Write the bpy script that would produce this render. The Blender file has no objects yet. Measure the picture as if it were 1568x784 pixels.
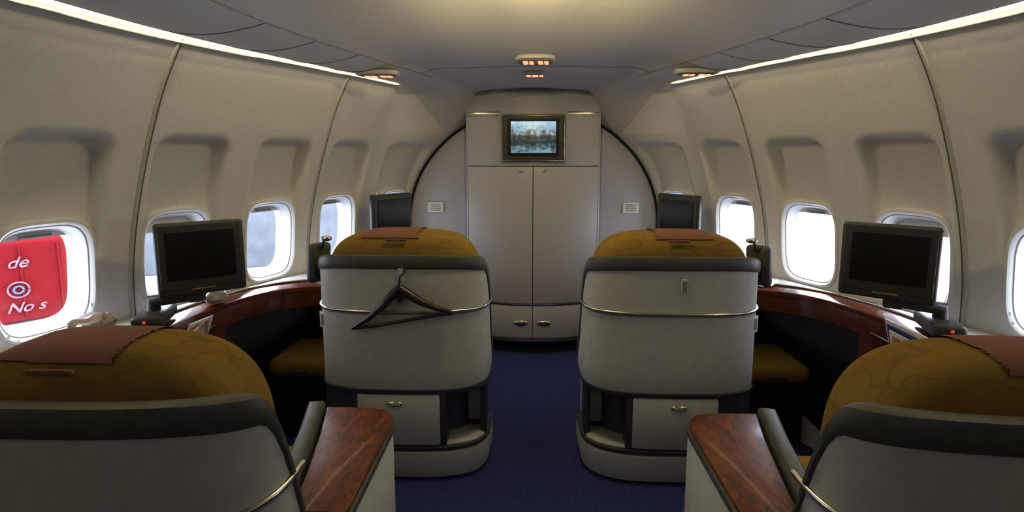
import bpy, bmesh, math, random
import numpy as np
from mathutils import Vector, Matrix
random.seed(4)
scene = bpy.context.scene
scene.view_settings.view_transform = 'Standard'
scene.view_settings.look = 'None'
scene.view_settings.exposure = 0.38
scene.view_settings.gamma = 0.87

# ------------------------------------------------------------------ materials
def new_mat(name):
    m = bpy.data.materials.new(name); m.use_nodes = True
    nt = m.node_tree; b = nt.nodes['Principled BSDF']
    return m, nt, b
def setc(b, k, v):
    if k in b.inputs: b.inputs[k].default_value = v
def mat(name, col, rough=0.5, metal=0.0, noise=0.0, nscale=20, bump=0.0, bscale=200, coat=0.0, emit=None, es=1.0, spec=.5):
    m, nt, b = new_mat(name)
    setc(b, 'Base Color', (*col, 1)); setc(b, 'Roughness', rough); setc(b, 'Metallic', metal)
    setc(b, 'Coat Weight', coat); setc(b, 'Coat Roughness', 0.08); setc(b, 'Specular IOR Level', spec)
    tc = nt.nodes.new('ShaderNodeTexCoord')
    if noise > 0:
        n = nt.nodes.new('ShaderNodeTexNoise'); n.inputs['Scale'].default_value = nscale
        n.inputs['Detail'].default_value = 6
        r = nt.nodes.new('ShaderNodeValToRGB')
        r.color_ramp.elements[0].position = .3; r.color_ramp.elements[1].position = .7
        r.color_ramp.elements[0].color = (*[c*(1-noise) for c in col], 1)
        r.color_ramp.elements[1].color = (*[min(1, c*(1+noise)) for c in col], 1)
        nt.links.new(tc.outputs['Object'], n.inputs['Vector'])
        nt.links.new(n.outputs['Fac'], r.inputs['Fac']); nt.links.new(r.outputs['Color'], b.inputs['Base Color'])
    if bump > 0:
        n2 = nt.nodes.new('ShaderNodeTexNoise'); n2.inputs['Scale'].default_value = bscale
        n2.inputs['Detail'].default_value = 3
        bp = nt.nodes.new('ShaderNodeBump'); bp.inputs['Strength'].default_value = bump
        bp.inputs['Distance'].default_value = 0.003
        nt.links.new(tc.outputs['Object'], n2.inputs['Vector'])
        nt.links.new(n2.outputs['Fac'], bp.inputs['Height']); nt.links.new(bp.outputs['Normal'], b.inputs['Normal'])
    if emit:
        setc(b, 'Emission Color', (*emit, 1)); setc(b, 'Emission Strength', es)
    return m

M_wall = mat('wall_laminate', (.59, .58, .555), .6, noise=.04, nscale=60, bump=.1, bscale=300)
M_ceil = mat('ceiling_laminate', (.50, .485, .485), .42, noise=.03, nscale=30)
M_frame = mat('window_frame_plastic', (.62, .62, .62), .4, noise=.03)
M_bulk = mat('bulkhead_laminate', (.46, .46, .51), .5, noise=.05, nscale=40, bump=.1)
M_closet = mat('closet_laminate', (.47, .465, .49), .42, noise=.04, nscale=50, bump=.08)
M_black = mat('rubber_black', (.012, .012, .013), .5, noise=.2)
M_shell = mat('seat_shell_plastic', (.47, .48, .45), .5, noise=.06, nscale=25, bump=.15, bscale=400, spec=.3)
M_rim = mat('grey_olive_leather', (.075, .075, .065), .45, noise=.15, nscale=40, bump=.2, bscale=300)
M_navygrey = mat('slate_plastic', (.04, .045, .065), .4, noise=.1)
M_chrome = mat('brushed_metal', (.55, .54, .50), .25, 1.0, noise=.08, nscale=80)
M_dark = mat('dark_interior', (.012, .009, .008), .6, noise=.2)
M_mon = mat('monitor_plastic', (.05, .05, .045), .45, noise=.1, bump=.05)
M_screen = mat('monitor_glass', (.004, .004, .005), .38, noise=.1)
M_white = mat('white_paper', (.75, .75, .74), .6, noise=.05)
M_ledge = mat('ledge_plastic', (.52, .53, .55), .35, noise=.04)
M_cloth = mat('antimacassar_cloth', (.20, .085, .055), .85, noise=.15, nscale=150, bump=.4, bscale=500)
M_led = mat('red_led', (.3, .02, .01), .4, noise=.1, emit=(1, .05, .02), es=.5)
M_amber = mat('amber_sign', (.5, .1, .05), .4, noise=.1, emit=(1, .22, .11), es=2.2)
M_strip = mat('cove_light_tube', (1, .9, .7), .4, noise=.02, emit=(1, .86, .55), es=25)
M_hanger = mat('hanger_plastic', (.03, .018, .014), .35, noise=.2)
M_seam = mat('seam_grey', (.20, .20, .19), .6, noise=.1)  # plain grey for seams, print and small fittings
M_groove = mat('groove_grey', (.13, .125, .11), .6, noise=.1)
M_beige = mat('wall_trim_beige', (.42, .41, .37), .5, noise=.08)
M_bag = mat('plastic_wrap', (.35, .31, .30), .25, noise=.5, nscale=25, bump=.5, bscale=60)
M_mag = mat('magazine_cover', (.35, .20, .19), .35, noise=.7, nscale=14)
M_blue = mat('blue_print', (.03, .06, .25), .5, noise=.3)

def wood(name, c1, c2, c3, rough=.3, coat=.35):
    m, nt, b = new_mat(name)
    tc = nt.nodes.new('ShaderNodeTexCoord')
    mp = nt.nodes.new('ShaderNodeMapping'); mp.inputs['Scale'].default_value = (9, 4, 6)
    n = nt.nodes.new('ShaderNodeTexNoise'); n.inputs['Scale'].default_value = 3.2
    n.inputs['Detail'].default_value = 9; n.inputs['Distortion'].default_value = 1.6; n.inputs['Roughness'].default_value = .65
    r = nt.nodes.new('ShaderNodeValToRGB'); e = r.color_ramp.elements
    e[0].position = .32; e[0].color = (*c1, 1); e[1].position = .72; e[1].color = (*c3, 1)
    k = e.new(.5); k.color = (*c2, 1)
    nt.links.new(tc.outputs['Object'], mp.inputs['Vector']); nt.links.new(mp.outputs[0], n.inputs['Vector'])
    nt.links.new(n.outputs['Fac'], r.inputs['Fac']); nt.links.new(r.outputs[0], b.inputs['Base Color'])
    setc(b, 'Roughness', rough); setc(b, 'Coat Weight', coat); setc(b, 'Coat Roughness', .1)
    return m
M_wood = wood('burl_wood', (.03, .007, .002), (.135, .032, .007), (.24, .065, .012), .42, .12)
M_mahog = wood('mahogany_gloss', (.06, .009, .005), (.11, .018, .009), (.15, .027, .013), .22, .6)

def fabric():
    m, nt, b = new_mat('mustard_fabric')
    tc = nt.nodes.new('ShaderNodeTexCoord')
    mp = nt.nodes.new('ShaderNodeMapping'); mp.inputs['Scale'].default_value = (3, 9, 9); mp.inputs['Rotation'].default_value = (0, .25, 0)
    n1 = nt.nodes.new('ShaderNodeTexNoise'); n1.inputs['Scale'].default_value = 1.6; n1.inputs['Detail'].default_value = 1
    r = nt.nodes.new('ShaderNodeValToRGB'); e = r.color_ramp.elements
    e[0].position = .30; e[0].color = (.245, .158, .036, 1); e[1].position = .75; e[1].color = (.225, .142, .032, 1)
    for p, c in ((.46, (.24, .155, .035)), (.49, (.19, .118, .034)), (.52, (.23, .147, .033))):
        k = e.new(p); k.color = (*c, 1)
    n = nt.nodes.new('ShaderNodeTexNoise'); n.inputs['Scale'].default_value = 350
    bp = nt.nodes.new('ShaderNodeBump'); bp.inputs['Strength'].default_value = .3; bp.inputs['Distance'].default_value = .002
    nt.links.new(tc.outputs['Object'], mp.inputs['Vector']); nt.links.new(mp.outputs[0], n1.inputs['Vector'])
    nt.links.new(n1.outputs['Fac'], r.inputs['Fac']); nt.links.new(r.outputs[0], b.inputs['Base Color'])
    nt.links.new(tc.outputs['Object'], n.inputs['Vector']); nt.links.new(n.outputs['Fac'], bp.inputs['Height'])
    nt.links.new(bp.outputs[0], b.inputs['Normal']); setc(b, 'Roughness', .9); setc(b, 'Specular IOR Level', .15)
    return m
M_fab = fabric()
def carpet():
    m, nt, b = new_mat('navy_carpet')
    tc = nt.nodes.new('ShaderNodeTexCoord')
    n = nt.nodes.new('ShaderNodeTexNoise'); n.inputs['Scale'].default_value = 90; n.inputs['Detail'].default_value = 8
    r = nt.nodes.new('ShaderNodeValToRGB')
    r.color_ramp.elements[0].position = .35; r.color_ramp.elements[0].color = (.018, .022, .105, 1)
    r.color_ramp.elements[1].position = .7; r.color_ramp.elements[1].color = (.045, .056, .23, 1)
    bp = nt.nodes.new('ShaderNodeBump'); bp.inputs['Strength'].default_value = .6; bp.inputs['Distance'].default_value = .004
    nt.links.new(tc.outputs['Object'], n.inputs['Vector']); nt.links.new(n.outputs['Fac'], r.inputs['Fac'])
    nt.links.new(r.outputs[0], b.inputs['Base Color']); nt.links.new(n.outputs['Fac'], bp.inputs['Height'])
    nt.links.new(bp.outputs[0], b.inputs['Normal']); setc(b, 'Roughness', .95)
    return m
M_carpet = carpet()
def tvpic():
    m, nt, b = new_mat('tv_picture')
    tc = nt.nodes.new('ShaderNodeTexCoord')
    sp = nt.nodes.new('ShaderNodeSeparateXYZ')
    n = nt.nodes.new('ShaderNodeTexNoise'); n.inputs['Scale'].default_value = 9; n.inputs['Detail'].default_value = 8
    ma = nt.nodes.new('ShaderNodeMath'); ma.operation = 'MULTIPLY_ADD'; ma.inputs[1].default_value = .55
    r = nt.nodes.new('ShaderNodeValToRGB'); e = r.color_ramp.elements
    e[0].position = .25; e[0].color = (.20, .34, .42, 1)
    e[1].position = .9; e[1].color = (.42, .62, .78, 1)
    for p, c in ((.36, (.10, .15, .17)), (.46, (.02, .03, .03)), (.58, (.10, .10, .09)), (.68, (.28, .38, .46))):
        k = e.new(p); k.color = (*c, 1)
    nt.links.new(tc.outputs['Generated'], sp.inputs[0]); nt.links.new(tc.outputs['Generated'], n.inputs['Vector'])
    nt.links.new(n.outputs['Fac'], ma.inputs[0]); m2 = nt.nodes.new('ShaderNodeMath'); m2.operation = 'MULTIPLY'
    m2.inputs[1].default_value = .55
    nt.links.new(sp.outputs['Z'], m2.inputs[0]); nt.links.new(m2.outputs[0], ma.inputs[2])
    nt.links.new(ma.outputs[0], r.inputs['Fac'])
    nt.links.new(r.outputs[0], b.inputs['Emission Color']); setc(b, 'Emission Strength', .95)
    setc(b, 'Base Color', (.01, .01, .01, 1)); setc(b, 'Roughness', .3)
    return m
M_tv = tvpic()
def glass():
    m = bpy.data.materials.new('window_acrylic'); m.use_nodes = True
    nt = m.node_tree; nt.nodes.clear()
    o = nt.nodes.new('ShaderNodeOutputMaterial'); mx = nt.nodes.new('ShaderNodeMixShader')
    t = nt.nodes.new('ShaderNodeBsdfTransparent'); g = nt.nodes.new('ShaderNodeBsdfGlossy'); g.inputs['Roughness'].default_value = .1
    mx.inputs[0].default_value = .04
    nt.links.new(t.outputs[0], mx.inputs[1]); nt.links.new(g.outputs[0], mx.inputs[2]); nt.links.new(mx.outputs[0], o.inputs[0])
    return m
M_glass = glass()

# ------------------------------------------------------------------ geometry helpers
MX = 1.0
def empty(name, loc=(0, 0, 0), rz=0.0):
    e = bpy.data.objects.new(name, None); scene.collection.objects.link(e)
    e.location = loc; e.rotation_euler = (0, 0, rz); e.empty_display_size = .1
    return e
def mk(name, verts, faces, m, parent=None, smooth=True, sharp=35):
    me = bpy.data.meshes.new(name)
    v = [(a*MX, b, c) for a, b, c in verts]
    me.from_pydata(v, [], [list(f) for f in faces])
    bm = bmesh.new(); bm.from_mesh(me)
    bmesh.ops.remove_doubles(bm, verts=bm.verts, dist=1e-6)
    bmesh.ops.recalc_face_normals(bm, faces=bm.faces)
    for f in bm.faces: f.smooth = smooth
    if smooth:
        lim = math.radians(sharp)
        for e in bm.edges:
            if len(e.link_faces) == 2 and e.calc_face_angle(0) > lim: e.smooth = False
    bm.to_mesh(me); bm.free()
    me.materials.append(m)
    o = bpy.data.objects.new(name, me); scene.collection.objects.link(o)
    if parent: o.parent = parent
    return o
def bm_out(bm):
    bm.verts.ensure_lookup_table()
    for i, v in enumerate(bm.verts): v.index = i
    return [tuple(v.co) for v in bm.verts], [[v.index for v in f.verts] for f in bm.faces]
def rbox(name, size, loc, m, parent=None, bev=.01, rot=(0, 0, 0), seg=3):
    bm = bmesh.new(); bmesh.ops.create_cube(bm, size=1)
    bmesh.ops.scale(bm, vec=size, verts=bm.verts)
    b = min(bev, min(size)*.49)
    bmesh.ops.bevel(bm, geom=list(bm.edges), offset=b, segments=seg, profile=.5, affect='EDGES')
    R = Matrix.Rotation(rot[2], 4, 'Z') @ Matrix.Rotation(rot[1], 4, 'Y') @ Matrix.Rotation(rot[0], 4, 'X')
    bmesh.ops.transform(bm, matrix=Matrix.Translation(loc) @ R, verts=bm.verts)
    v, f = bm_out(bm); bm.free()
    return mk(name, v, f, m, parent)
def prism(name, poly, z0, z1, m, parent=None, bev=.0, seg=2):
    bm = bmesh.new()
    vs = [bm.verts.new((x, y, z0)) for x, y in poly]
    f = bm.faces.new(vs)
    r = bmesh.ops.extrude_face_region(bm, geom=[f])
    bmesh.ops.translate(bm, vec=(0, 0, z1-z0), verts=[g for g in r['geom'] if isinstance(g, bmesh.types.BMVert)])
    bmesh.ops.recalc_face_normals(bm, faces=bm.faces)
    if bev > 0:
        es = [e for e in bm.edges if abs(e.verts[0].co.z-e.verts[1].co.z) < 1e-6]
        bmesh.ops.bevel(bm, geom=es, offset=bev, segments=seg, profile=.5, affect='EDGES')
    v, fc = bm_out(bm); bm.free()
    return mk(name, v, fc, m, parent)
def loft(name, rings, m, parent=None, cap0=True, cap1=True, closed=True, sharp=40):
    n = len(rings[0]); V = [p for r in rings for p in r]; F = []
    for i in range(len(rings)-1):
        for j in range(n if closed else n-1):
            k = (j+1) % n
            F.append((i*n+j, i*n+k, (i+1)*n+k, (i+1)*n+j))
    if cap0: F.append(tuple(range(n))[::-1])
    if cap1: F.append(tuple((len(rings)-1)*n+j for j in range(n)))
    return mk(name, V, F, m, parent, sharp=sharp)
def tube(name, pts, r, m, parent=None, ns=8, closed=False, rs=None):
    P = [Vector(p) for p in pts]; n = len(P); rings = []
    prev = None
    for i in range(n):
        if closed: t = P[(i+1) % n]-P[i-1]
        else: t = P[min(i+1, n-1)]-P[max(i-1, 0)]
        t.normalize()
        if prev is None:
            a = Vector((0, 0, 1)) if abs(t.z) < .9 else Vector((1, 0, 0))
            u = t.cross(a).normalized()
        else:
            u = (prev - t*prev.dot(t))
            u = u.normalized() if u.length > 1e-6 else t.orthogonal().normalized()
        prev = u; w = t.cross(u)
        rr = rs[i] if rs else r
        rings.append([tuple(P[i]+(u*math.cos(2*math.pi*k/ns)+w*math.sin(2*math.pi*k/ns))*rr) for k in range(ns)])
    if closed: rings.append(rings[0])
    return loft(name, rings, m, parent, cap0=not closed, cap1=not closed, sharp=60)
def sgp(v, p): return math.copysign(abs(v)**p, v)
def superell(c, s, e1, e2, nu=24, nv=48):
    V = []; F = []
    for i in range(nu+1):
        ph = -math.pi/2+math.pi*i/nu
        for j in range(nv):
            th = 2*math.pi*j/nv
            V.append((c[0]+s[0]*sgp(math.cos(ph), e1)*sgp(math.cos(th), e2), c[1]+s[1]*sgp(math.cos(ph), e1)*sgp(math.sin(th), e2), c[2]+s[2]*sgp(math.sin(ph), e1)))
    for i in range(nu):
        for j in range(nv):
            k = (j+1) % nv
            F.append((i*nv+j, i*nv+k, (i+1)*nv+k, (i+1)*nv+j))
    return V, F
def sm(a, b, x):
    t = max(0, min(1, (x-a)/(b-a))); return t*t*(3-2*t)
def spline(xs, ys):
    xs = list(xs); ys = list(ys); n = len(xs); d = []
    for i in range(n):
        if i == 0: d.append((ys[1]-ys[0])/(xs[1]-xs[0]))
        elif i == n-1: d.append((ys[-1]-ys[-2])/(xs[-1]-xs[-2]))
        else: d.append(.5*((ys[i+1]-ys[i])/(xs[i+1]-xs[i])+(ys[i]-ys[i-1])/(xs[i]-xs[i-1])))
    def f(x):
        x = max(xs[0], min(xs[-1], x)); i = 0
        while i < n-2 and x > xs[i+1]: i += 1
        h = xs[i+1]-xs[i]; t = (x-xs[i])/h
        return (2*t**3-3*t*t+1)*ys[i]+(t**3-2*t*t+t)*h*d[i]+(-2*t**3+3*t*t)*ys[i+1]+(t**3-t*t)*h*d[i+1]
    return f

# ------------------------------------------------------------------ fuselage shape
YB, YF = -1.6, 3.97
Wf = spline([-1.6, -.5, .5, 1.0, 1.4, 1.834, 2.3, 2.76, 3.22, 3.68, 3.97], [2.22, 2.18, 2.12, 2.05, 1.97, 1.845, 1.65, 1.436, 1.225, 1.035, .915])
off = spline([0, .3, .7, 1.0, 1.1, 1.3, 1.5, 1.7, 1.9, 2.14], [-.02, .08, .13, .13, .12, .085, .035, -.025, -.095, -.21])
def ztop(Y): return 2.105-.385*sm(3.45, 3.97, Y)
def ell(z):
    if z < 1.05: return 1.025-.05*(1.05-z)**2
    return 1.025*math.sqrt(max(0.0, 1-((z-1.05)/.93)**2))
def wx(Y, z):
    g = Wf(Y)+off(z)-.10*(1-sm(1.2, 2.3, Y))*sm(1.6, 2.15, z)
    k = sm(3.45, 3.97, Y)
    return g if k == 0 else g*(1-k)+ell(min(z, 1.76))*k
def slope(Y): return (Wf(Y+.02)-Wf(Y-.02))/.04
ys = np.linspace(YB, YF, 1500); seg = [0.0]
for i in range(1, len(ys)):
    dx = Wf(ys[i])-Wf(ys[i-1]); seg.append(seg[-1]+math.hypot(dx, ys[i]-ys[i-1]))
seg = np.array(seg)
def S(Y): return float(np.interp(Y, ys, seg))
def Yof(s): return float(np.interp(s, seg, ys))
S0 = S(1.834); PITCH = .51
WIN = [Yof(S0+k*PITCH) for k in range(-4, 5)]
WS = [S(y) for y in WIN]
ZW = 1.10
def superr(a, b, n=4.0, N=64):
    return [(a*sgp(math.cos(2*math.pi*i/N), 2/n), b*sgp(math.sin(2*math.pi*i/N), 2/n)) for i in range(N)]
def wallpoint(Y, z, disp=0.0):
    d = slope(Y); L = math.hypot(1, d)
    return (wx(Y, z)+disp/L, Y-d*disp/L, z)
def build_wall(side, name):
    global MX
    MX = side
    NY, NZ = 440, 170
    V = []; F = []
    info = []
    for i in range(NY+1):
        Y = YB+(YF-YB)*i/NY; s = S(Y)
        k = min(range(len(WS)), key=lambda q: abs(WS[q]-s)); ds = s-WS[k]
        zt = ztop(Y)+.02
        for j in range(NZ+1):
            z = zt*j/NZ
            ztp = 1.69
            q = 0
            if abs(ds) < .2 and z > .8 and z < 1.75:
                cr = .08
                ex = abs(ds)-(.176-cr); ez = z-(ztp-cr)
                dist = (math.hypot(max(ex, 0), max(ez, 0))+min(max(ex, ez), 0))-cr
                q = 1-sm(-.036, .006, dist)
            dep = q*(.095*sm(1.02, 1.62, z)+.003)*(1-.4*sm(3.4, 3.7, Y))
            V.append(wallpoint(Y, z, dep)); info.append((ds, z))
    n = NZ+1
    for i in range(NY):
        for j in range(NZ):
            a = i*n+j
            ds = info[a][0]; z = .5*(info[a][1]+info[a+1][1])
            if abs(ds-info[a+n][0]) < .1: ds = .5*(ds+info[a+n][0])
            if abs(ds) < .2 and (abs(ds)/.158)**4+(abs(z-ZW)/.226)**4 < 1: continue
            F.append((a, a+n, a+n+1, a+1))
    o = mk(name, V, F, M_wall, smooth=True, sharp=60)
    MX = 1
    return o
build_wall(1, 'wall_right'); build_wall(-1, 'wall_left')

wn = 0
for side in (-1, 1):
    for wi, Y in enumerate(WIN):
        MX = side; wn += 1
        d = slope(Y); L = math.hypot(1, d)
        T = Vector((d/L, 1/L, 0)); N = Vector((1/L, -d/L, 0))
        dz = (off(ZW+.1)-off(ZW-.1))/.2
        U = Vector((dz*.6, 0, 1)).normalized()
        P = Vector(wallpoint(Y, ZW, .012))
        def ring(a, b, nn, n=4.0):
            return [tuple(P+T*x+U*y+N*nn) for x, y in superr(a, b, n)]
        rs = [ring(.178, .25, .03), ring(.176, .247, -.008), ring(.170, .241, -.018), ring(.160, .230, -.019), ring(.154, .223, -.010),
              ring(.150, .218, .004), ring(.146, .214, .004), ring(.138, .204, .03), ring(.132, .197, .06), ring(.128, .193, .065), ring(.124, .188, .11), ring(.14, .205, .125)]
        w = loft('window_%d' % wn, rs, M_frame, cap0=False, cap1=False, sharp=50)
        pr = ring(.132, .197, .10)
        mk('pane', pr, [tuple(range(len(pr)))], M_glass, w)
        low = .125 if wi in (5,) else .165
        if wi <= 2: low = -.19     # unseen aft shades, shut to keep light off the near seats
        sp = []
        for x, y in superr(.133, .198):
            sp.append((x, max(y, low)))
        sf = [tuple(P+T*x+U*y+N*.07) for x, y in sp]; sb = [tuple(P+T*x+U*y+N*.078) for x, y in sp]
        loft('shade', [sf, sb], M_frame, w)
        c = P+U*(low+.01)+N*.062
        tube('shade_handle', [c-T*.05, c+T*.05], .006, M_seam, w)
MX = 1

# vertical trims between panels + cove light
tn = 0
for side in (-1, 1):
    MX = side
    for k in (-3.5, -1.45, .58, 2.52):
        Y = Yof(S0+k*PITCH); tn += 1
        zt = ztop(Y)
        pts = [wallpoint(Y, .02+(zt-.03)*i/50, .002) for i in range(51)]
        t = tube('trim_%d' % tn, pts, .009, M_beige, ns=8)
        Y2 = Yof(S0+k*PITCH+.013)
        tube('groove', [wallpoint(Y2, .02+(zt-.03)*i/50, .001) for i in range(51)], .003, M_groove, t, ns=6)
    V = []; F = []
    for i in range(121):
        Y = -.10+(3.42+.10)*i/120
        x = wx(Y, ztop(Y))
        V += [(x-.012, Y, ztop(Y)-.004), (x-.028, Y, ztop(Y)-.000)]
    for i in range(120): F.append((2*i, 2*i+1, 2*i+3, 2*i+2))
    cl = mk('cove_light', V, F, M_strip)
    tube('rail', [(wx(y, ztop(y)-.02)-.004, y, ztop(y)-.022) for y in np.linspace(-1.55, 3.44, 100)], .006, M_beige, cl, ns=6)
MX = 1

# ceiling
def hC(Y): return .20*(1-sm(2.25, 3.10, Y))
def zC(Y, f):
    h = hC(Y)
    A = spline([0, .03, .10, .2, .3, .40, .6, .8, 1.0], [2.112, 2.108, 2.075, 2.062, 2.085, 2.13, 2.14+.45*h, 2.145+.93*h, 2.15+h])(max(0, f))
    xt = ell(1.72)
    B = 1.05+.93*math.sqrt(max(0, 1-(xt*(1-max(0, f))/1.025)**2))+.002
    w = sm(3.45, 3.97, Y); w2 = sm(3.84, 3.97, Y)
    k = sm(.1, .42, f); w = w*(1-k)+w2*k
    A -= .055*sm(3.3, 3.8, Y)*k
    return A*(1-w)+B*w
def cp(Y, f, d=0.0):
    return (wx(Y, ztop(Y))*(1-f), Y, zC(Y, f)-d)
V = []; F = []; NYc, NXc = 240, 140
for i in range(NYc+1):
    Y = YB+(YF-YB)*i/NYc
    for j in range(NXc+1):
        g = -1+2*j/NXc; f = 1-abs(g)*1.012
        p = cp(Y, f); V.append((math.copysign(p[0], g) if abs(g) > 1e-9 else 0, p[1], p[2]))
for i in range(NYc):
    for j in range(NXc):
        a = i*(NXc+1)+j; F.append((a, a+1, a+NXc+2, a+NXc+1))
ceil = mk('ceiling', V, F, M_ceil, sharp=70)
for side in (-1, 1):
    MX = side
    for Y in (.3, .85, 1.4, 1.9, 2.2, 2.5, 2.75):
        tube('panel_seam', [cp(Y, f, .0005) for f in np.linspace(.05, .34, 16)], .0022, M_seam, ceil, ns=5)
    for f in (.345, .08):
        tube('panel_seam', [cp(Y, f, .0005) for Y in np.linspace(-1.5, 3.25, 70)], .0022, M_seam, ceil, ns=5)
    tube('panel_seam', [cp(3.1, f, .0005) for f in np.linspace(.35, 1, 20)], .002, M_seam, ceil, ns=5)
MX = 1
tube('panel_seam', [cp(Y, .96, .0005) for Y in np.linspace(2.95, 3.5, 12)], .002, M_seam, ceil, ns=5)

# seat-belt signs in the ceiling
def ceiling_sign(x, Y, w=.22, lit=True, name='seatbelt_sign'):
    X = wx(Y, ztop(Y)); f = 1-abs(x)/X
    z = zC(Y, f); dzy = (zC(Y+.05, f)-zC(Y-.05, f))/.1
    e = empty(name, (x, Y, z-.008)); e.rotation_euler = (math.atan(dzy), 0, 0)
    prism('bezel', [(w*.55*sgp(math.cos(a), .6), .062*sgp(math.sin(a), .6)) for a in np.linspace(0, 2*math.pi, 40, endpoint=False)], -.014, .01, M_ceil, e, bev=.005)
    prism('tray', [(w*.47*sgp(math.cos(a), .6), .045*sgp(math.sin(a), .6)) for a in np.linspace(0, 2*math.pi, 40, endpoint=False)], -.018, -.012, M_seam, e, bev=.002)
    if lit:
        for q in (-1, 1):
            prism('symbol_a', [(q*w*.2-.030, -.022), (q*w*.2-.002, -.022), (q*w*.2+.004, .022), (q*w*.2-.024, .022)], -.022, -.017, M_amber, e)
            prism('symbol_b', [(q*w*.2+.008, -.018), (q*w*.2+.032, -.018), (q*w*.2+.036, .024), (q*w*.2+.014, .024)], -.022, -.017, M_amber, e)
    return e
ceiling_sign(0, 2.95); ceiling_sign(-.90, 2.82); ceiling_sign(.90, 2.82)
ceiling_sign(0, 3.32, .12, True)

# floor, back wall
flo = mk('floor', [(-2.4, YB, 0), (2.4, YB, 0), (2.4, 4.05, 0), (-2.4, 4.05, 0)], [(0, 1, 2, 3)], M_carpet)
mk('wall_back', [(-2.5, YB, -.02), (2.5, YB, -.02), (2.5, YB, 2.5), (-2.5, YB, 2.5)], [(0, 1, 2, 3)], M_bulk)
# front bulkhead with arched outline
arch = [(wx(YF, z), z) for z in np.linspace(0, ztop(YF), 40)]+[(wx(YF, ztop(YF))*(1-f), zC(YF, f)) for f in np.linspace(.03, 1, 30)]
poly = [(x+.02, YF-.012, z+.01) for x, z in arch]; poly2 = [(-x, y, z) for x, y, z in reversed(poly[:-1])]
mk('wall_front', poly+poly2, [tuple(range(len(poly+poly2)))], M_bulk)
ar = [(x-.008, YF-.02, z-.006) for x, z in arch]; ar = ar+[(-x, y, z) for x, y, z in reversed(ar[:-1])]
tube('trim_9', ar, .010, M_black, ns=8)

# bulkhead placards
for x in (-.80, .80):
    e = empty('safety_placard', (x, YF-.02, 1.17))
    rbox('plate', (.13, .006, .085), (0, 0, 0), M_white, e, bev=.002)
    for q in range(4): rbox('text_line', (.09-.01*(q % 2), .002, .006), (0, -.004, .025-.016*q), M_seam, e, bev=.0005)

# ------------------------------------------------------------------ closet
def ay(x): return 3.73+.12*(x/.52)**2
def curved_panel(name, x0, x1, z0, z1, m, parent, t=.02, out=0.0, bev=.004, n=14, fy=ay):
    poly = [(x, fy(x)-out) for x in np.linspace(x0, x1, n)]+[(x, fy(x)+t-out) for x in np.linspace(x1, x0, n)]
    return prism(name, poly, z0, z1, m, parent, bev=bev)
cl = empty('closet', (0, 0, 0))
xs = np.linspace(-.515, .515, 30)
body = [(x, ay(x)+.02) for x in xs]+[(.515, 3.955), (-.515, 3.955)]
prism('carcass', body, .11, 2.09, M_closet, cl)
prism('kick_base', [(x*.95, ay(x)+.05) for x in xs]+[(.49, 3.95), (-.49, 3.95)], .002, .112, M_black, cl)
curved_panel('header', -.52, .52, 1.515, 2.095, M_closet, cl, n=30)
for a, b in ((-.52, -.003), (.003, .52)):
    curved_panel('door', a, b, .425, 1.508, M_closet, cl)
    curved_panel('lower_door', a, b, .14, .405, M_closet, cl)
curved_panel('seam_rail', -.52, .52, .408, .422, M_chrome, cl, out=.004, n=30, t=.02, bev=.002)
curved_panel('bottom_rail', -.52, .52, .108, .13, M_chrome, cl, out=.006, n=30, t=.02, bev=.003)
curved_panel('top_rail_a', -.515, -.26, 1.895, 1.93, M_chrome, cl, out=.006, bev=.003)
curved_panel('top_rail_b', .26, .515, 1.895, 1.93, M_chrome, cl, out=.006, bev=.003)
curved_panel('centre_gap', -.0035, .0035, .14, 1.51, M_black, cl, out=-.008, bev=0)
tube('cornice', [(x, ay(x)-.006, 2.088-.035*(x/.52)**2) for x in np.linspace(-.53, .53, 30)], .011, M_seam, cl)
for s in (-1, 1):
    tube('side_edge', [(s*.52, ay(.52)+.004, z) for z in np.linspace(.12, 2.05, 10)], .009, M_closet, cl)
    V, F = superell((s*.09, ay(.09)-.004, .265), (.058, .012, .024), 1, 1, 12, 24); mk('door_pull', V, F, M_chrome, cl)
    V, F = superell((s*.09, ay(.09)-.012, .260), (.035, .008, .012), 1, 1, 10, 20); mk('pull_recess', V, F, M_dark, cl)
    tube('coat_hook', [(s*.075, ay(.07), 1.475), (s*.085, ay(.07)-.02, 1.470), (s*.10, ay(.07)-.028, 1.485)], .004, M_chrome, cl)
tv = empty('bulkhead_television', (0, 3.727, 1.725))
rbox('bezel', (.485, .05, .355), (0, 0, 0), M_rim, tv, bev=.012)
tube('bezel_edge', [(x*.236, -.026, z*.170) for x, z in ((-1, -1), (1, -1), (1, 1), (-1, 1))], .004, M_chrome, tv, closed=True)
rbox('inner_bezel', (.39, .01, .28), (0, -.025, .005), M_black, tv, bev=.004)
rbox('screen', (.34, .006, .235), (0, -.031, .008), M_tv, tv, bev=.002)

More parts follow.
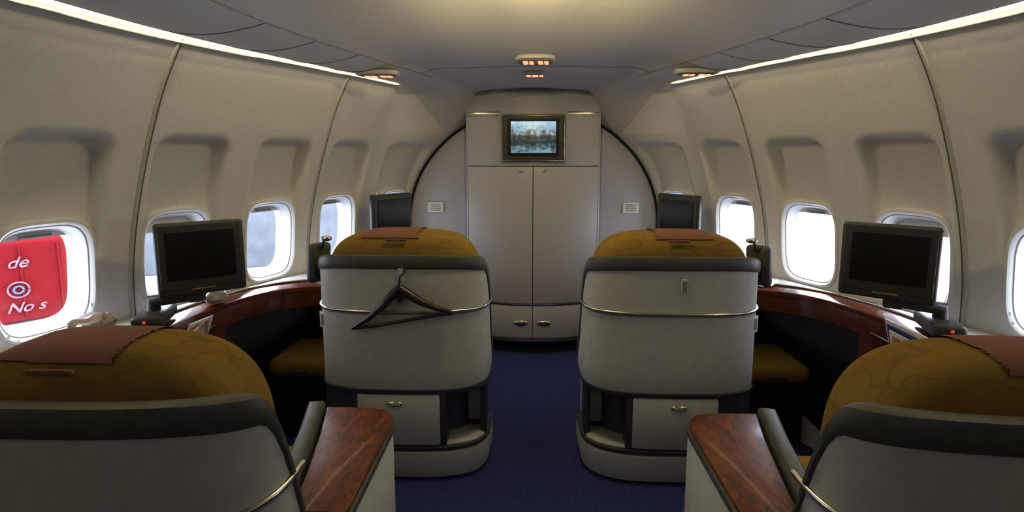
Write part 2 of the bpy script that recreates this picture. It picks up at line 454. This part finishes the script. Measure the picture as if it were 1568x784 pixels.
# ------------------------------------------------------------------ seats
W = .425
def spath(w, inset, yf=.34, n=3.2, N=40, dep=.25):
    a = w-inset; b = dep-inset; pts = [(-a, yf)]
    for i in range(N+1):
        th = math.pi+math.pi*i/N
        pts.append((a*sgp(math.cos(th), 2/n), dep+b*sgp(math.sin(th), 2/n)))
    pts.append((a, yf))
    return pts
def shell_y(x, w=W, inset=0, n=3.2, dep=.25):
    a = w-inset; b = dep-inset
    return dep-b*max(0, 1-min(1, abs(x)/a)**n)**(1/n)
def seat(cx, cy, side, edge=-.42, ch=0.0, rimz=0.0, cw=.378, ce=.42, wz=.865):
    global MX
    MX = side
    e = empty('airplane_seat', (cx*side, cy, 0))
    def top(x, y): return 1.135+rimz-.035*(abs(x)/W)**5-.50*sm(.11, .32, y)
    def ringz(inset, zf): return [(x, y, zf(x, y)) for x, y in spath(W, inset)]
    loft('base', [ringz(.035, lambda x, y: .004), ringz(.008, lambda x, y: .02), ringz(-.004, lambda x, y: .07), ringz(-.002, lambda x, y: .15), ringz(.012, lambda x, y: .165), ringz(.03, lambda x, y: .166)], M_shell, e)
    loft('band_core', [ringz(.12, lambda x, y: .16), ringz(.12, lambda x, y: .49)], M_navygrey, e)
    for z in (.174, .468):
        loft('band_frame', [ringz(.02, lambda x, y: z-.014), ringz(-.003, lambda x, y: z-.011), ringz(-.005, lambda x, y: z+.006), ringz(.02, lambda x, y: z+.012), ], M_navygrey, e)
    def cpan(name, x0, x1, z0, z1, m, out, t, bev=.006, n=14):
        pl = [(x, shell_y(x)-out) for x in np.linspace(x0, x1, n)]+[(x, shell_y(x)-out+t) for x in np.linspace(x1, x0, n)]
        return prism(name, pl, z0, z1, m, e, bev=bev)
    cpan('drawer_surround', -.225, .41, .18, .465, M_navygrey, -.006, .08)
    cpan('drawer_front', -.195, .205, .19, .45, M_shell, .002, .05, bev=.01)
    tray = [(x, shell_y(x)+.012) for x in np.linspace(-.40, -.2, 12)]+[(-.2, .2), (-.40, .2)]
    prism('cubby_shelf', tray, .178, .192, M_shell, e, bev=.003)
    prism('cubby_side', [(-.40, .13), (-.39, .13), (-.39, .30), (-.40, .30)], .18, .47, M_navygrey, e)
    V, F = superell((.02, shell_y(.02)-.001, .405), (.040, .010, .014), 1, 1, 10, 24); mk('drawer_latch', V, F, M_chrome, e)
    V, F = superell((.02, shell_y(.02)-.008, .403), (.028, .006, .007), 1, 1, 8, 20); mk('latch_recess', V, F, M_seam, e)
    for xx in (-.405, .405):
        rbox('band_post', (.03, .12, .30), (xx*.975, .20, .315), M_navygrey, e, bev=.008)
    def zf(fr): return lambda x, y: .475+(top(x, y)-.06-.475)*fr
    R = [ringz(.03, lambda x, y: .47), ringz(.004, lambda x, y: .472)]+[ringz(0, zf(fr)) for fr in np.linspace(.02, 1, 8)]
    R += [ringz(.035, zf(1)), ringz(.04, zf(.5))]
    loft('shell', R, M_shell, e, cap1=True)
    def zr(d): return lambda x, y: top(x, y)+d
    loft('rim', [ringz(.03, zr(-.066)), ringz(-.004, zr(-.064)), ringz(-.008, zr(-.05)), ringz(-.007, zr(-.015)), ringz(-.001, zr(-.002)), ringz(.013, zr(.001)), ringz(.035, zr(-.004)), ringz(.05, zr(-.04)), ringz(.05, zr(-.2))], M_rim, e, cap0=False)
    tp = [(x, y, wz) for x, y in spath(W, -.003) if y < .26]
    tube('waist_trim', tp, .0075, M_chrome, e)
    tube('waist_groove', [(x, y, wz-.012) for x, y in spath(W, -.001) if y < .26], .0035, M_seam, e, ns=6)
    # backrest and headrest cushion
    def defm(V): return [(x, y+.10*sm(.9, .45, z), z-.020*(abs(x)/.38)**2.2*sm(.9, 1.2, z)) for x, y, z in V]
    V, F = superell((0, .205, .83+ch), (cw, .150, .395), ce, .5, 40, 64)
    mk('backrest_cushion', defm(V), F, M_fab, e)
    V, F = superell((0, .205, .83+ch), (cw+.005, .155, .400), ce, .5, 120, 160)
    V = defm(V); FF = []
    for f in F:
        c = [sum(V[i][q] for i in f)/4 for q in range(3)]
        if -.12 < c[0]-.03 < .15 and (c[2] > 1.203+ch or (c[2] > .95 and c[1] > .2)): FF.append(f)
    mk('headrest_cloth', V, FF, M_cloth, e)
    rbox('headrest_tab', (.10, .010, .014), (.01, .068, 1.196+ch), M_cloth, e, bev=.004)
    # lower cushions
    rbox('seat_cushion', (.50, .56, .16), (.06, .58, .42), M_fab, e, bev=.05, seg=4)
    rbox('seat_pan', (.56, .58, .26), (.06, .56, .20), M_navygrey, e, bev=.03)
    rbox('leg_rest', (.46, .08, .34), (.06, .88, .27), M_fab, e, bev=.035, rot=(-.15, 0, 0))
    rbox('outboard_arm', (.075, .52, .60), (.375, .56, .302), M_shell, e, bev=.02)
    rbox('outboard_arm_pad', (.085, .48, .05), (.375, .57, .62), M_rim, e, bev=.02)
    # inboard console with wooden table top
    k = edge+.42
    def shx(P): return [(a+k*.85, b) for a, b in P]
    pol = [(edge, .24), (edge, .68), (edge+.012, .735), (edge+.05, .785), (edge+.11, .80), (-.15+k*.85, .80), (-.20+k*.85, .62), (-.25+k*.85, .40), (-.28+k*.85, .24)]
    def shr(p, k):
        cxx = sum(a for a, _ in p)/len(p); cyy = sum(b for _, b in p)/len(p)
        return [(a+(cxx-a)*k, b+(cyy-b)*k) for a, b in p]
    prism('console_body', shr(pol, .05), .004, .655, M_shell, e, bev=.01)
    prism('console_trim', pol, .645, .672, M_rim, e, bev=.008)
    prism('console_table', shr(pol, .07), .668, .684, M_wood, e, bev=.005)
    tube('console_panel_line', [(edge+.004, .30, .60), (edge+.004, .30, .08)], .003, M_seam, e)
    pad = shx([(-.145, .81), (-.085, .80), (-.135, .62), (-.185, .40), (-.215, .24), (-.275, .24), (-.245, .40), (-.195, .62)])
    prism('inboard_arm_pad', pad, .60, .70, M_rim, e, bev=.018, seg=3)
    prism('inboard_arm', [(a+.002, b) for a, b in shr(pad, .1)], .05, .62, M_navygrey, e, bev=.005)
    # reading lamp / privacy wing on outboard side
    rbox('privacy_wing', (.055, .17, .20), (.45, .21, 1.055), M_rim, e, bev=.027, rot=(-.1, 0, .12), seg=4)
    tube('lamp_stalk', [(.42, .20, 1.13), (.415, .19, 1.165), (.395, .17, 1.185)], .007, M_chrome, e)
    V, F = superell((.388, .165, 1.185), (.028, .02, .014), 1, 1, 10, 20); mk('reading_lamp_head', V, F, M_chrome, e)
    rbox('label_back', (.045, .004, .08), (.395, shell_y(.395)-.002, .79), M_white, e, bev=.001, rot=(0, 0, .6))
    rbox('label_text', (.028, .003, .055), (.396, shell_y(.395)-.005, .79), M_seam, e, bev=.001, rot=(0, 0, .6))
    MX = 1
    return e
SE = {}
for s in (-1, 1):
    SE[('f', s)] = seat(.66, 2.19, s, -.375)
    SE[('n', s)] = seat(1.035, .868, s, -.535, ch=-.05, rimz=-.03, cw=.355, ce=.55, wz=.83)
l = SE[('f', 1)]
rbox('coat_latch', (.032, .006, .07), (.02, -.003, 1.0), M_shell, l, bev=.003)
rbox('coat_latch_slot', (.02, .004, .05), (.02, -.007, 1.0), M_seam, l, bev=.002)
l2 = SE[('f', -1)]
rbox('coat_latch', (.032, .006, .07), (.03, -.003, 1.045), M_shell, l2, bev=.003)

# coat hanger
h = empty('coat_hanger', (-.635, 2.165, .012))
hk = [(0, 0, .97), (0, 0, 1.01), (.004, -.002, 1.03), (.022, -.004, 1.045), (.026, -.004, 1.065), (.012, -.004, 1.082), (-.010, -.004, 1.08), (-.02, -.004, 1.062)]
tube('hook', hk, .0045, M_hanger, h)
def arm(pts, w, name):
    tube(name, pts, .01, M_hanger, h, rs=w, ns=10)
arm([(0, 0, .975), (-.03, 0, .945), (-.09, -.002, .880), (-.16, 0, .822), (-.215, .01, .785), (-.235, .014, .772)], [.018, .022, .018, .013, .010, .006], 'shoulder_a')
arm([(0, 0, .975), (.035, 0, .950), (.10, -.002, .910), (.17, 0, .880), (.225, .012, .862), (.245, .016, .852)], [.018, .022, .018, .013, .010, .006], 'shoulder_b')
arm([(-.23, .012, .774), (-.1, .0, .797), (0, -.002, .815), (.1, 0, .834), (.242, .014, .852)], [.007, .008, .008, .008, .007], 'trouser_bar')
rbox('yoke', (.06, .014, .06), (0, .0, .945), M_hanger, h, bev=.006, rot=(0, .785, 0))

# ------------------------------------------------------------------ side consoles
for side in (-1, 1):
    MX = side
    c = empty('side_console')
    ZT = .85
    inx = spline([0, 1, 2, 3, 4, 5, 6, 7, 8, 9, 10], [1.66, 1.65, 1.63, 1.62, 1.60, 1.55, 1.46, 1.34, 1.23, 1.16, 1.11])
    iny = spline([0, 1, 2, 3, 4, 5, 6, 7, 8, 9, 10], [.25, .8, 1.4, 1.9, 2.2, 2.42, 2.57, 2.65, 2.68, 2.69, 2.70])
    inner = [(inx(t), iny(t)) for t in np.linspace(0, 10, 70)]
    def offs(poly, d):
        out = []
        for i in range(len(poly)):
            a = Vector(poly[max(0, i-1)]); b = Vector(poly[min(len(poly)-1, i+1)]); t = (b-a).normalized()
            nrm = Vector((t.y, -t.x)); out.append((poly[i][0]+nrm.x*d, poly[i][1]+nrm.y*d))
        return out
    def band(name, p0, p1, z0, z1, m, bev=.004):
        rings = []
        n = len(p0)
        for i in range(n):
            a, b = p0[i], p1[i]
            rings.append([(a[0], a[1], z0), (a[0], a[1], z1-bev), (a[0]+(b[0]-a[0])*.05, a[1]+(b[1]-a[1])*.05, z1), (b[0], b[1], z1), (b[0], b[1], z0)])
        return loft(name, rings, m, c)
    outer = offs(inner, .13)
    outer = [(min(x, wx(y, .85)-.03), y) for x, y in outer]
    band('wood_top', inner, outer, .825, ZT, M_mahog)
    band('fascia', offs(inner, .012), offs(inner, .035), .73, .828, M_mahog)
    farw = [(wx(y, .84)-.006, y) for y in np.linspace(3.72, .25, 60)]
    ledge = outer+[(1.11, 2.9), (1.14, 3.1), (1.05, 3.4), (.97, 3.72)]+farw
    prism('window_ledge', ledge, .832, .856, M_ledge, c, bev=.003)
    tube('ledge_lip', [(x, y, .857) for x, y in outer], .006, M_chrome, c)
    near = [p for p in inner if p[1] < 2.36]
    band('side_panel', offs(near, .03), offs(near, .05), .01, .74, M_mahog)
    prism('alcove_back', [(1.11, 2.93), (1.42, 2.93), (1.42, 2.95), (1.11, 2.95)], .01, .84, M_dark, c)
    prism('alcove_side', [(1.62, 2.36), (1.42, 2.93), (1.44, 2.94), (1.645, 2.37)], .01, .84, M_dark, c)
    prism('forward_cabinet', [(1.11, 2.97), (1.14, 3.1), (1.05, 3.4), (.97, 3.72), (1.05, 3.72), (1.25, 3.3), (1.38, 2.97)], .01, .83, M_mahog, c, bev=.004)
    rbox('magazine_rack', (.03, .34, .12), (1.60, 2.08, .70), M_mahog, c, bev=.008)
    rbox('rack_lip', (.012, .34, .012), (1.578, 2.08, .765), M_chrome, c, bev=.004)
    MX = side
    o = empty('ottoman', (0, 0, 0))
    rbox('ottoman_base', (.38, .34, .36), (1.29, 2.72, .185), M_dark, o, bev=.02)
    rbox('ottoman_cushion', (.40, .36, .10), (1.29, 2.70, .415), M_fab, o, bev=.04, seg=4)
    rbox('ottoman_handle', (.09, .012, .022), (1.31, 2.517, .405), M_navygrey, o, bev=.005)
    def monitor(x, y, z, a, fx, fy):
        m = empty('seat_monitor', (x*side, y, z), 0)
        ca, sa = math.cos(a), math.sin(a)
        def L(px, py, pz): return (px*ca-py*sa, px*sa+py*ca, pz)
        def bx(n, s, l, mm, b): return rbox(n, s, L(*l), mm, m, bev=b, rot=(0, 0, a))
        bx('housing', (.335, .045, .325), (0, 0, 0), M_mon, .014)
        bx('rear_housing', (.28, .035, .25), (0, .035, 0), M_mon, .02)
        bx('bezel', (.31, .008, .285), (0, -.022, .012), M_mon, .004)
        bx('screen', (.262, .006, .212), (0, -.0275, .018), M_screen, .002)
        bx('logo_strip', (.09, .004, .010), (0, -.026, -.135), M_chrome, .001)
        bx('hinge', (.07, .05, .06), (.03, .03, -.175), M_rim, .012)
        f = Vector((fx-x, fy-y, .86-z))
        s0 = Vector(L(.03, .03, -.17))
        tube('neck', [s0, s0*.6+Vector((f.x, f.y, f.z+.10))*.4, Vector((f.x, f.y, f.z+.10)), Vector((f.x, f.y, f.z+.02))], .03, M_mon, m, rs=[.028, .03, .034, .038])
        rbox('foot', (.12, .22, .06), (f.x, f.y, f.z+.032), M_mon, m, bev=.02, rot=(0, 0, a*.6))
        V, F = superell((f.x-.04, f.y-.112, f.z+.04), (.007, .004, .007), 1, 1, 8, 12); mk('indicator', V, F, M_led, m)
        return m
    monitor(1.50, 2.08, 1.145, math.radians(-36), 1.69, 2.02)
    monitor(1.01, 3.38, 1.165, math.radians(-52), 1.05, 3.46)
MX = 1
# printed matter & litter
e = empty('magazine', (1.578, 2.02, .81), 0)
for i, mm in enumerate((M_white, M_blue, M_white, M_mag)):
    rbox('issue_%d' % i, (.006, .24-.03*i, .15), (-.008*i-.004, -.012*i, -.008-.018*i), mm, e, bev=.001, rot=(.03*i, -.25, .02*i))
e = empty('paper_sheet', (1.30, 2.84, .860))
for i in range(2): rbox('sheet_%d' % i, (.16, .21, .0025), (.01*i, 0, .004*i), M_white, e, bev=.001, rot=(0, -.02, .6+.3*i))
def crumple(name, c, s, m, seed):
    random.seed(seed); V, F = superell((0, 0, 0), s, .9, .9, 18, 28)
    from mathutils import noise
    V = [tuple(Vector(v)*(1+.55*noise.noise(Vector(v)*22+Vector((seed, 0, 0))))) for v in V]
    mn = min(v[2] for v in V)
    V = [(v[0], v[1], v[2]-mn) for v in V]
    o = mk(name, V, F, m, sharp=12); o.location = c
    return o
crumple('plastic_bag', (-1.80, 1.82, .857), (.06, .10, .045), M_bag, 3)
crumple('plastic_bag', (-1.61, 2.34, .857), (.04, .06, .03), M_bag, 9)
e = empty('magazine_stack', (-1.79, 1.58, .858))
for i, mm in enumerate((M_white, M_cloth, M_bag, M_mag)):
    rbox('issue_%d' % i, (.14, .19, .010), (.003*i, .005*i, .006+.011*i), mm, e, bev=.002, rot=(0, 0, .1*i-.2))
e = empty('magazine', (-1.565, 2.10, .785))
for i, mm in enumerate((M_white, M_mag, M_bag, M_mag)):
    rbox('issue_%d' % i, (.006, .17, .13), (.010*i+.004, -.04*i, -.012*i), mm, e, bev=.001, rot=(.14*i-.1, .3-.05*i, -.05*i))

# ------------------------------------------------------------------ added dome glow with fixture (just out of frame), added fill, sun
lamp = empty('added_ceiling_lamp', (0, 1.65, zC(1.65, 1)-.03))  # unlit fixture, added out of view to go with the dome glow
prism('added_lamp_body', [(.16*math.cos(a), .35*math.sin(a)) for a in np.linspace(0, 2*math.pi, 40, endpoint=False)], -.0, .03, M_frame, lamp, bev=.006)
def light(name, kind, loc, energy, col, size=.3, rot=(0, 0, 0), sy=None):
    d = bpy.data.lights.new(name, kind); d.energy = energy; d.color = col
    if kind == 'AREA':
        d.size = size
        if sy: d.shape = 'RECTANGLE'; d.size_y = sy
    elif kind == 'POINT': d.shadow_soft_size = size
    o = bpy.data.objects.new(name, d); scene.collection.objects.link(o); o.location = loc; o.rotation_euler = rot
    return o
light('added_dome_glow', 'POINT', (0, 2.02, 2.235), 15.0, (1, .84, .42), .03)  # unseen point light added to brighten the ceiling dome
light('aft_fill_light', 'AREA', (0, -.6, 2.05), 2.5, (1, .92, .80), 1.2, (0, 0, 0), .8)  # unseen fill added behind the camera to lift the cabin
light('sun', 'SUN', (-10, 5, 20), 1.5, (1, .97, .92), rot=(math.radians(50), 0, math.radians(-160)))

# ------------------------------------------------------------------ outside world
M_apron = mat('apron_concrete', (.50, .51, .53), .9, noise=.08, nscale=2, spec=.1)
M_red = mat('truck_red_paint', (.095, .008, .010), .7, noise=.06, nscale=3, spec=0)
M_tw = mat('truck_white_paint', (.25, .26, .28), .6, noise=.05, spec=.1)
M_letter = mat('faded_letter_paint', (.13, .08, .09), .7, noise=.4, nscale=9, spec=.1)
M_bld = mat('terminal_cladding', (.085, .092, .10), .7, noise=.2, nscale=1, spec=0)
g = mk('apron_ground', [(-90, -60, -3.6), (90, -60, -3.6), (90, 90, -3.6), (-90, 90, -3.6)], [(0, 1, 2, 3)], M_apron)
tr = empty('catering_truck', (-8.85, 6.35, -3.6), math.radians(48))
rbox('cargo_box', (3.4, 2.2, 1.15), (0, 0, 3.40), M_red, tr, bev=.04)
rbox('lift_deck', (3.8, 2.2, .5), (.1, 0, 2.55), M_tw, tr, bev=.05)
rbox('chassis', (4.6, 2.0, .5), (.4, 0, .8), M_tw, tr, bev=.05)
rbox('cab', (1.3, 2.1, 1.5), (2.4, 0, 1.5), M_tw, tr, bev=.15)
for q in (-1, 1):
    for r in (-1, 1): rbox('scissor_beam', (3.0, .12, .12), (0, q*.9, 1.75), M_seam, tr, bev=.02, rot=(0, r*.5, 0))
    for xx in (-1.3, 2.2): tube('wheel', [(xx, q*1.0-.14, .45), (xx, q*1.0+.14, .45)], .45, M_black, tr, ns=24)
for i in range(9):
    rbox('box_rib', (.03, .03, 1.05), (-1.6+.4*i, -1.11, 3.40), M_red, tr, bev=.01)
def ringpts(cx, cz, r, a0, a1, n=20): return [(cx+r*math.cos(a), -1.13, cz+r*math.sin(a)) for a in np.linspace(a0, a1, n)]
tube('emblem', ringpts(1.15, 3.30, .11, 0, 6.2), .012, M_letter, tr)
tube('emblem_inner', ringpts(1.15, 3.30, .05, 0, 6.2), .014, M_blue, tr)
def lettering(txt, x, z, s):
    cu = bpy.data.curves.new('lettering', 'FONT'); cu.body = txt; cu.size = s; cu.extrude = .004; cu.offset = .003; cu.shear = .4
    cu.materials.append(M_letter)
    o = bpy.data.objects.new('lettering', cu); scene.collection.objects.link(o); o.parent = tr
    o.location = (x, -1.135, z); o.rotation_euler = (math.radians(90), 0, 0)
lettering('de', 1.05, 3.62, .22); lettering('No s', 1.0, 2.98, .20)
tb = empty('terminal_building', (-17, 24, -3.6), math.radians(25))
rbox('hall', (16, 8, 7.0), (0, 0, 3.5), M_bld, tb, bev=.1)
for i in range(8): rbox('glazing_bay', (1.5, .1, 2.2), (-7+2*i, -4.05, 4.2), M_navygrey, tb, bev=.03)
rbox('roof_edge', (16.4, 8.4, .3), (0, 0, 7.1), M_tw, tb, bev=.05)

w = bpy.data.worlds.new('overcast'); scene.world = w; w.use_nodes = True
bg = w.node_tree.nodes['Background']; bg.inputs[0].default_value = (.79, .86, 1, 1); bg.inputs[1].default_value = 10.0

# ------------------------------------------------------------------ camera
cam = bpy.data.cameras.new('camera'); co = bpy.data.objects.new('camera', cam); scene.collection.objects.link(co)
cam.sensor_width = 36; cam.lens = 17.0; cam.clip_start = .02; cam.clip_end = 300
cam.shift_y = -64/1568
co.location = (-.045, 0, 1.6)
co.rotation_euler = (math.radians(83), 0, math.radians(1.8))
scene.camera = co
